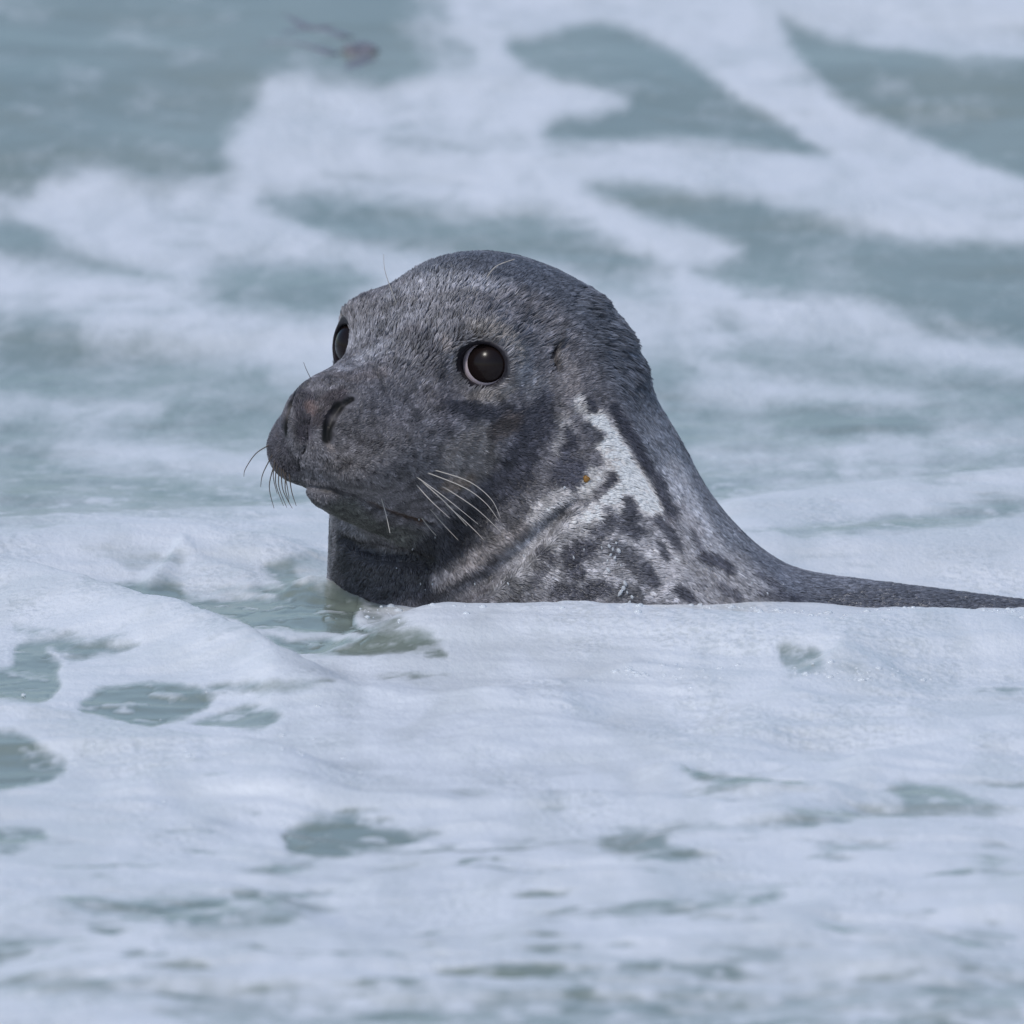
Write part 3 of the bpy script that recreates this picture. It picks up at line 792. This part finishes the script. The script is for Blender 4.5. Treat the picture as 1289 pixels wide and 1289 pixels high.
def on_sea(px):
    """where camera rays through pixels meet the sea"""
    D = np.stack([cam_ray(u, v) for u, v in px]); n = len(D)
    lo = np.full(n, CAM_D - 6.5); hi = np.full(n, CAM_D + 8.5)
    for m in (110, 24):                                  # coarse march, then a finer one in the found step
        f = np.linspace(0, 1, m); T = lo[:, None] + (hi - lo)[:, None] * f
        Q = CAM_P + D[:, None, :] * T[:, :, None]
        under = Q[:, :, 2] < height(Q[:, :, 0].ravel(), Q[:, :, 1].ravel()).reshape(n, m)
        k = np.where(under.any(1), under.argmax(1), m - 1); k = np.maximum(k, 1)
        r = np.arange(n); lo, hi = T[r, k - 1], T[r, k]
    return CAM_P + D * hi[:, None]

def plan(x, y):
    """map coordinates in which a sloping or level stretch of sea has even detail"""
    return np.c_[x / U, (swell(np.minimum(y, 5.0)) + .1045 * y) / U]

# foam (f) and open water (w): outline, softness, strength
WATER = [
    ('w', [(-200, -90), (480, -90), (515, 30), (535, 85), (470, 112), (345, 100), (325, 140), (285, 190), (290, 225), (200, 235), (130, 212), (60, 232), (0, 255), (-200, 262)], 16, .97),
    ('w', [(500, -90), (560, -90), (565, 10), (610, 60), (560, 105), (520, 90)], 18, .5),
    ('w', [(640, 55), (700, 40), (770, 33), (840, 60), (900, 100), (960, 140), (1010, 178), (1045, 196), (960, 190), (860, 178), (760, 180), (690, 174), (700, 155), (765, 142), (782, 125), (720, 105), (660, 85)], 8, 1),
    ('w', [(982, 22), (1050, 50), (1140, 65), (1289, 76), (1500, 80), (1500, 300), (1289, 228), (1200, 197), (1120, 160), (1060, 130), (1020, 90)], 8, 1),
    ('w', [(330, 250), (420, 245), (520, 255), (620, 262), (720, 285), (790, 310), (840, 345), (700, 335), (600, 330), (500, 322), (420, 300), (350, 275)], 12, .85),
    ('w', [(735, 233), (830, 238), (930, 250), (1020, 270), (1100, 295), (1200, 306), (1500, 315), (1500, 445), (1250, 438), (1180, 428), (1140, 400), (1100, 385), (1000, 372), (920, 362), (870, 340), (930, 318), (880, 295), (800, 270)], 9, .9),
    ('w', [(250, 345), (330, 330), (420, 335), (480, 350), (450, 385), (380, 402), (300, 398), (260, 375)], 16, .8),
    ('w', [(-200, 255), (20, 282), (80, 305), (160, 335), (220, 352), (120, 348), (40, 332), (-200, 300)], 12, .8),
    ('w', [(-200, 395), (60, 398), (150, 425), (240, 450), (350, 470), (450, 500), (450, 560), (440, 630), (300, 642), (200, 650), (-200, 655)], 18, .78),
    ('f', [(-100, 490), (60, 500), (200, 520), (120, 535), (-100, 520)], 14, .45),
    ('f', [(60, 555), (200, 562), (420, 585), (420, 610), (250, 600), (100, 580)], 14, .6),
    ('w', [(820, 440), (1000, 425), (1100, 440), (1289, 470), (1500, 480), (1500, 590), (1289, 595), (1100, 608), (960, 625), (860, 640), (820, 560)], 20, .72),
    ('f', [(880, 470), (1000, 480), (1150, 500), (1020, 512), (880, 505)], 12, .5),
    ('f', [(900, 570), (1050, 560), (1289, 545), (1289, 565), (1080, 582), (920, 592)], 12, .45),
    ('w', [(960, 520), (1050, 515), (1170, 530), (1150, 545), (1040, 545), (970, 538)], 8, .7),
    ('w', [(480, 172), (530, 170), (580, 180), (560, 192), (500, 190)], 8, .6),
    ('w', [(190, 255), (230, 258), (265, 272), (240, 282), (200, 272)], 8, .5),
    ('w', [(30, 400), (70, 398), (95, 408), (70, 418)], 8, .6),
    ('w', [(700, 300), (760, 300), (790, 330), (850, 360), (820, 385), (760, 370), (720, 350)], 14, .5),
    ('w', [(920, 672), (1050, 656), (1150, 645), (1289, 624), (1500, 600), (1500, 650), (1289, 655), (1200, 668), (1100, 674), (1000, 680)], 6, .75),
    ('w', [(1000, 702), (1060, 700), (1080, 706), (1020, 712)], 4, .6),
    ('w', [(330, 712), (370, 700), (415, 705), (440, 720), (470, 745), (480, 768), (400, 765), (350, 735)], 4, .95),
    ('w', [(60, 692), (120, 690), (230, 705), (220, 718), (140, 716), (70, 700)], 8, .45),
    ('w', [(130, 738), (190, 734), (260, 742), (330, 738), (400, 735), (470, 755), (452, 768), (458, 790), (520, 802), (560, 830), (500, 824), (430, 828), (360, 820), (330, 800), (300, 785), (240, 765), (180, 750)], 3, 1),
    ('w', [(430, 738), (640, 740), (640, 752), (560, 754), (470, 762), (440, 762)], 3, .9),
    ('f', [(370, 714), (415, 702), (445, 738), (425, 746), (380, 732)], 3, .4),
    ('f', [(235, 748), (300, 745), (345, 752), (330, 756), (260, 755)], 3, .7),
    ('f', [(325, 795), (400, 797), (460, 803), (400, 806), (340, 802)], 2, .8),
    ('w', [(458, 773), (510, 783), (545, 804), (562, 830), (520, 822), (480, 802)], 3, .6),
    ('w', [(15, 788), (60, 790), (95, 800), (60, 803), (20, 800)], 3, .7),
    ('w', [(22, 815), (60, 808), (168, 810), (165, 818), (120, 830), (90, 834), (60, 818), (76, 846), (76, 868), (52, 888), (0, 882), (-60, 878), (-60, 845), (10, 840)], 3, .97),
    ('w', [(100, 895), (125, 870), (160, 861), (240, 865), (272, 880), (255, 895), (232, 906), (190, 917), (140, 907)], 3, 1),
    ('w', [(262, 864), (330, 856), (412, 855), (415, 865), (340, 880), (292, 880)], 3, .85),
    ('w', [(240, 914), (290, 892), (340, 893), (358, 906), (325, 922), (280, 919)], 3, .95),
    ('w', [(470, 852), (520, 850), (572, 854), (500, 858)], 3, .7),
    ('w', [(-100, 915), (20, 923), (60, 943), (86, 965), (60, 985), (10, 996), (-100, 996)], 4, 1),
    ('w', [(-100, 1038), (30, 1043), (62, 1058), (30, 1067), (-100, 1067)], 4, .9),
    ('w', [(360, 1047), (400, 1033), (450, 1029), (500, 1042), (560, 1049), (490, 1070), (430, 1082), (372, 1080)], 4, 1),
    ('w', [(290, 1108), (345, 1086), (400, 1088), (370, 1104)], 7, .7),
    ('w', [(858, 968), (900, 975), (960, 984), (1024, 992), (940, 993), (888, 985)], 4, .9),
    ('w', [(1218, 985), (1289, 983), (1400, 985), (1289, 995), (1230, 992)], 4, .8),
    ('w', [(1118, 990), (1180, 989), (1230, 1008), (1289, 1025), (1100, 1031), (990, 1029), (1060, 1015), (1135, 1012)], 6, .85),
    ('w', [(755, 1055), (830, 1036), (985, 1034), (1025, 1042), (880, 1053), (842, 1062), (880, 1073), (780, 1080)], 6, .85),
    ('w', [(1050, 1056), (1150, 1054), (1130, 1068), (1060, 1066)], 6, .6),
    ('w', [(1200, 1090), (1270, 1080), (1260, 1100), (1210, 1106)], 6, .5),
    ('w', [(978, 812), (1000, 807), (1030, 820), (1037, 843), (1000, 856), (980, 838)], 4, .8),
    ('w', [(1040, 832), (1080, 828), (1135, 846), (1080, 850)], 4, .5),
    ('w', [(690, 1156), (800, 1140), (880, 1127), (975, 1119), (988, 1133), (930, 1148), (860, 1151)], 6, .85),
    ('w', [(885, 1196), (980, 1190), (970, 1200), (900, 1202)], 5, .75),
    ('w', [(80, 1142), (180, 1126), (300, 1124), (410, 1140), (380, 1166), (280, 1188), (200, 1172), (120, 1160)], 9, .7),
    ('w', [(-60, 1178), (40, 1172), (90, 1180), (20, 1196), (-60, 1200)], 6, .6),
    ('w', [(-100, 1222), (300, 1234), (700, 1228), (1289, 1214), (1500, 1210), (1500, 1420), (-100, 1420)], 14, .62),
    ('f', [(-100, 1262), (60, 1262), (160, 1276), (220, 1300), (-100, 1310)], 8, .9),
    ('w', [(630, 1200), (760, 1196), (900, 1208), (1150, 1180), (1289, 1170), (1289, 1185), (1100, 1205), (800, 1215)], 8, .5),
    ('w', [(620, 1055), (670, 1050), (680, 1068), (640, 1075)], 5, .5),
]
def rounded(px, k=5):
    p = np.array(px, float); n = len(p); out = []
    for i in range(n):
        p0, p1, p2, p3 = p[i - 1], p[i], p[(i + 1) % n], p[(i + 2) % n]
        for t in np.arange(k) / k:
            out.append(.5 * (2 * p1 + (p2 - p0) * t + (2 * p0 - 5 * p1 + 4 * p2 - p3) * t * t + (3 * p1 - p0 - 3 * p2 + p3) * t ** 3))
    return out
def poly_sd(P, V):
    """signed distance to a polygon, negative inside"""
    d = np.full(len(P), 1e18); s = np.zeros(len(P), bool); n = len(V)
    for i in range(n):
        a, b = V[i], V[i - 1]; e = b - a; w = P - a
        t = np.clip((w @ e) / (e @ e + 1e-9), 0, 1)
        q = w - t[:, None] * e; d = np.minimum(d, (q * q).sum(1))
        c1 = P[:, 1] >= a[1]; c2 = P[:, 1] < b[1]; c3 = e[0] * w[:, 1] > e[1] * w[:, 0]
        s ^= (c1 & c2 & c3) | (~c1 & ~c2 & ~c3)
    return np.where(s, -1, 1) * np.sqrt(d)

def grow(a, b, d0, gr, lim):
    out = [b]; d = d0
    while abs(out[-1]) < lim: d *= gr; out.append(out[-1] + math.copysign(d, a))
    return out[1:]
xs = np.arange(-.62, .6201, .0031); ys = np.r_[np.arange(-3.45, .9, .0062), np.arange(.9, 5.2, .014)]
xs = np.r_[grow(-1, xs[0], .0035, 1.22, 700)[::-1], xs, grow(1, xs[-1], .0035, 1.22, 700)]
ys = np.r_[grow(-1, ys[0], .007, 1.22, 60)[::-1], ys, grow(1, ys[-1], .016, 1.16, 1500)]
NX, NY = len(xs), len(ys)
GX, GY = [g.ravel() for g in np.meshgrid(xs, ys)]
H = height(GX, GY)
Q = plan(GX, GY)
wx = 7 * fbm(Q / np.array([60, 26]) + 1.3, 3); wy = 3.5 * fbm(Q / np.array([50, 22]) + 8.3, 3)
fx = 2.5 * perlin(Q / np.array([13, 6])); 
QW = Q + np.c_[wx + fx, wy + fx * .4]
dens = np.ones(len(Q))
farm = smoothstep(.7, 1.6, GY)
dens -= farm * .30
nearm = smoothstep(-.9, -2.2, GY)
stk = .5 + .5 * fbm(Q / np.array([115, 9]) + 14.4, 4); stk2 = .5 + .5 * fbm(Q / np.array([48, 5]) + 34.4, 3)
dens -= (1 - farm) * (.24 + .50 * nearm) * smoothstep(.50, .72, stk) + (1 - farm) * (.20 + .22 * nearm) * smoothstep(.52, .75, stk2)
sreg = .5 + .5 * fbm(Q / np.array([150, 30]) + 4.4, 3)
dens -= smoothstep(.55, .8, sreg) * .25
for kind, px, soft, st in WATER:
    soft = soft * 1.5 + 2 if px[0][1] > 640 else soft * 2.0 + 4
    w3 = on_sea(rounded(px, 4 if px[0][1] > 640 else 5)); V = plan(w3[:, 0], w3[:, 1])
    m = np.where(((QW > V.min(0) - soft * 2.5) & (QW < V.max(0) + soft * 2.5)).all(1))[0]
    if not len(m): continue
    w = (1 - smoothstep(-soft, soft, poly_sd(QW[m], V))) * st
    dens[m] = dens[m] * (1 - w) + (w if kind == 'f' else 0)
lace = .5 + .5 * fbm(Q / np.array([34, 7]) + 71.0, 4)
dens += (1 - dens) * (1 - farm) * .36 * smoothstep(.53, .70, lace)
dens += (1 - dens) * farm * (.0 + .20 * smoothstep(.45, .8, .5 + .5 * fbm(Q / np.array([120, 45]) + 51.0, 3)))
# beyond the frame: drifting patches of the same kind
edge = smoothstep(.62, .9, np.abs(GX)) + smoothstep(-3.3, -3.9, GY) + smoothstep(5.0, 6.0, GY); edge = np.clip(edge, 0, 1)
patch = smoothstep(-.25, .2, fbm(np.c_[GX / .8, GY / 1.3], 4))
dens = dens * (1 - edge) + edge * patch
dens = np.clip(dens, 0, 1)
# foam body: soft lumps and froth
lump = fbm(np.c_[GX / .030, GY / .055], 3); froth = np.abs(perlin(np.c_[GX / .012, GY / .022])) 
frothy = np.clip(smoothstep(.0, .35, fbm(Q / np.array([120, 40]) + 2.2, 2)), 0, 1)
near = 1 - smoothstep(.9, 3, GY)
thick = smoothstep(.05, 1.0, dens) * (.0014 + .0009 * lump + (.0003 + .0010 * frothy) * froth * near) + .0004 * (2 * smoothstep(.0, .07, dens) - 1)
idx = (np.arange(NY - 1)[:, None] * NX + np.arange(NX - 1)[None, :]).ravel()
SF = np.stack([idx, idx + 1, idx + 1 + NX, idx + NX], 1)

def water_nodes(m, nt, n, l, b):
    tc = n.new('ShaderNodeTexCoord')
    nz = n.new('ShaderNodeTexNoise'); nz.inputs['Scale'].default_value = 5.5; nz.inputs['Detail'].default_value = 4
    mp = n.new('ShaderNodeMapping'); mp.inputs['Scale'].default_value = (1, .35, 1)
    l.new(tc.outputs['Object'], mp.inputs['Vector']); l.new(mp.outputs['Vector'], nz.inputs['Vector'])
    rp = n.new('ShaderNodeValToRGB'); rp.color_ramp.elements[0].position = .3; rp.color_ramp.elements[1].position = .7
    rp.color_ramp.elements[0].color = (.205, .25, .21, 1); rp.color_ramp.elements[1].color = (.265, .30, .25, 1)
    l.new(nz.outputs['Fac'], rp.inputs['Fac']); l.new(rp.outputs['Color'], b.inputs['Base Color'])
    b.inputs['Roughness'].default_value = .24; b.inputs['IOR'].default_value = 1.33; b.inputs['Specular IOR Level'].default_value = .38
    n2 = n.new('ShaderNodeTexNoise'); n2.inputs['Scale'].default_value = 60; n2.inputs['Detail'].default_value = 4
    mp2 = n.new('ShaderNodeMapping'); mp2.inputs['Scale'].default_value = (1, .4, 1)
    l.new(tc.outputs['Object'], mp2.inputs['Vector']); l.new(mp2.outputs['Vector'], n2.inputs['Vector'])
    bp = n.new('ShaderNodeBump'); bp.inputs['Strength'].default_value = .6; bp.inputs['Distance'].default_value = .0015
    l.new(n2.outputs['Fac'], bp.inputs['Height']); l.new(bp.outputs['Normal'], b.inputs['Normal'])

def sea_material():
    m, nt, n, l, b = new_mat('turbid_sea_water')
    water_nodes(m, nt, n, l, b)
    return m

def foam_material():
    """a film of foam floating in the water's own skin"""
    m, nt, n, l, b = new_mat('sea_foam')
    out = n['Material Output']
    w = n.new('ShaderNodeBsdfPrincipled'); water_nodes(m, nt, n, l, w)
    at = n.new('ShaderNodeAttribute'); at.attribute_name = 'dens'
    tc = n.new('ShaderNodeTexCoord')
    def noise(scale, sx, sy, det=4, dist=0.0):
        mp = n.new('ShaderNodeMapping'); mp.inputs['Scale'].default_value = (sx, sy, 1); l.new(tc.outputs['Object'], mp.inputs['Vector'])
        t = n.new('ShaderNodeTexNoise'); t.inputs['Scale'].default_value = scale; t.inputs['Detail'].default_value = det
        t.inputs['Distortion'].default_value = dist
        l.new(mp.outputs['Vector'], t.inputs['Vector']); return t.outputs['Fac']
    def math_(op, a, c=None, clamp=False):
        x = n.new('ShaderNodeMath'); x.operation = op; x.use_clamp = clamp
        for i, v in enumerate((a, c)):
            if v is None: continue
            if isinstance(v, (int, float)): x.inputs[i].default_value = v
            else: l.new(v, x.inputs[i])
        return x.outputs[0]
    def rng_(v, a0, a1, b0, b1):
        r = n.new('ShaderNodeMapRange'); r.interpolation_type = 'SMOOTHSTEP'; l.new(v, r.inputs['Value'])
        for k, x in zip(('From Min', 'From Max', 'To Min', 'To Max'), (a0, a1, b0, b1)): r.inputs[k].default_value = x
        return r.outputs[0]
    big = noise(22, 1, .22, 6, .6); mid = noise(55, 1, .3, 4, .3); fine = noise(230, 1, .45, 4)
    # where the film is thin the noise opens it into streaks and lace
    th = math_('ADD', math_('ADD', math_('MULTIPLY', big, .62), math_('MULTIPLY', mid, .34)), math_('MULTIPLY', fine, .26))
    th = math_('SUBTRACT', th, .26)
    cover = rng_(math_('SUBTRACT', at.outputs['Fac'], th), -.36, .40, 0, 1)
    # pin holes between bubbles gather in some places only
    pm = rng_(noise(9, 1, .3, 2), .48, .62, 0, 1)
    hole = rng_(math_('MULTIPLY', fine, math_('ADD', mid, .4)), .34, .47, 0, 1)
    hole = math_('SUBTRACT', 1.0, math_('MULTIPLY', math_('SUBTRACT', 1.0, hole), math_('ADD', math_('MULTIPLY', pm, .17), .03)))
    al = math_('MULTIPLY', math_('MULTIPLY', cover, hole), rng_(noise(13, 1, .25, 5, .8), .36, .62, .80, .97), True)
    b.inputs['Base Color'].default_value = (.80, .82, .85, 1); b.inputs['Roughness'].default_value = .5; b.inputs['Specular IOR Level'].default_value = .35
    vo = n.new('ShaderNodeTexVoronoi'); vo.inputs['Scale'].default_value = 130
    mpv = n.new('ShaderNodeMapping'); mpv.inputs['Scale'].default_value = (1, .5, 1); l.new(tc.outputs['Object'], mpv.inputs['Vector']); l.new(mpv.outputs['Vector'], vo.inputs['Vector'])
    bp = n.new('ShaderNodeBump'); bp.inputs['Strength'].default_value = .65; bp.inputs['Distance'].default_value = .0020
    hh = math_('ADD', math_('MULTIPLY', math_('MULTIPLY', vo.outputs['Distance'], pm), .9), math_('ADD', math_('MULTIPLY', fine, .85), math_('MULTIPLY', mid, 1.2)))
    l.new(hh, bp.inputs['Height']); l.new(bp.outputs['Normal'], b.inputs['Normal'])
    mx = n.new('ShaderNodeMixShader')
    l.new(al, mx.inputs[0]); l.new(w.outputs[0], mx.inputs[1]); l.new(b.outputs[0], mx.inputs[2]); l.new(mx.outputs[0], out.inputs['Surface'])
    return m

sea = make_mesh('sea', np.c_[GX, GY, H - .0016 * smoothstep(.07, .2, dens)], SF, sea_material())
tag(sea, kind='structure', label='green grey turbid sea water heaving in low waves')
fm = (dens[SF].max(1) > .015) & (np.abs(GX[SF]).max(1) < 60) & (GY[SF].max(1) < 120)
used = np.unique(SF[fm]); remap = -np.ones(len(GX), np.int32); remap[used] = np.arange(len(used))
foam = make_mesh('sea_foam', np.c_[GX, GY, H + thick][used], remap[SF[fm]], foam_material(), attrs={'dens': dens[used]})
tag(foam, 'white sea foam lying in drifts and torn patches over the waves', kind='stuff')

# ------------------------------------------------------------------ weed drifting behind
M_KELP = plain('dark_kelp', (.20, .195, .215), .4, .4)
kw = on_sea([(285, 75), (330, 78), (380, 72), (420, 68), (450, 62), (475, 75)])
kelp = bpy.data.objects.new('kelp_clump', None); scn.collection.objects.link(kelp); kelp.location = Vector(kw[4])
tag(kelp, 'small brownish clump of kelp with thin fronds drifting on the far wave', 'seaweed')
blob('clump', (0, 0, -.003), .018, M_KELP, 4, (1, 2.2, .5), kelp, 3, .6)
for k, (sx, sy, ln) in enumerate(((-.01, .06, .085), (.012, -.10, .06), (-.03, .16, .05), (-.02, -.02, .11))):
    t = np.linspace(0, 1, 14)[:, None]
    pts = np.c_[sx - ln * t[:, 0], sy + .05 * np.sin(t[:, 0] * 4 + k * 2), 0 * t[:, 0]]
    pts[:, 2] = height(pts[:, 0] + kw[4][0], pts[:, 1] + kw[4][1]) - kw[4][2] - .001
    V, F = tube(pts, .012, .004, 6)
    V[:, 2] = pts.repeat(6, 0)[:, 2] + (V[:, 2] - pts.repeat(6, 0)[:, 2]) * .16
    make_mesh('frond', V, F, M_KELP, True, kelp)

# ------------------------------------------------------------------ bubbles along the edge of the foam
M_BUB = plain('bubble_film', (.80, .84, .88), .12, .5, 0, .35, 1.1)
bmb = bmesh.new(); rb = np.random.RandomState(11)
spots = []
for k in range(900):
    c = rb.rand()
    if c < .40: u = rb.uniform(850, 1289); v = np.interp(u, [850, 1000, 1060, 1130, 1200, 1289], [761, 771, 776, 768, 765, 770]) + rb.exponential(3.5) + .5
    elif c < .52: u = rb.uniform(450, 850); v = np.interp(u, [450, 520, 600, 700, 850], [767, 763, 758, 757, 761]) + rb.exponential(9) + 1
    elif c < .70: u, v = rb.normal(830, 45), rb.normal(852, 9)
    elif c < .84: u, v = rb.normal(1075, 40), rb.normal(855, 6)
    elif c < .92: u, v = rb.normal(540, 22), rb.normal(746, 5)
    else: u, v = rb.normal(300, 130), rb.normal(960, 40)
    spots.append((u, v))
W3 = on_sea(spots)
for p in W3:
    r = (.8 + rb.exponential(1.25)) * U; r = min(r, 6 * U)
    M4 = Matrix.Translation(Vector((p[0], p[1], p[2] + .0016))) @ Matrix.Diagonal((r, r, r * .8, 1))
    bmesh.ops.create_icosphere(bmb, subdivisions=2, radius=1, matrix=M4)
me = bpy.data.meshes.new('foam_bubbles'); bmb.to_mesh(me); bmb.free(); me.materials.append(M_BUB)
for p in me.polygons: p.use_smooth = True
bo = bpy.data.objects.new('foam_bubbles', me); scn.collection.objects.link(bo)
tag(bo, 'small froth bubbles strung along the foam edge against the seal', kind='stuff')
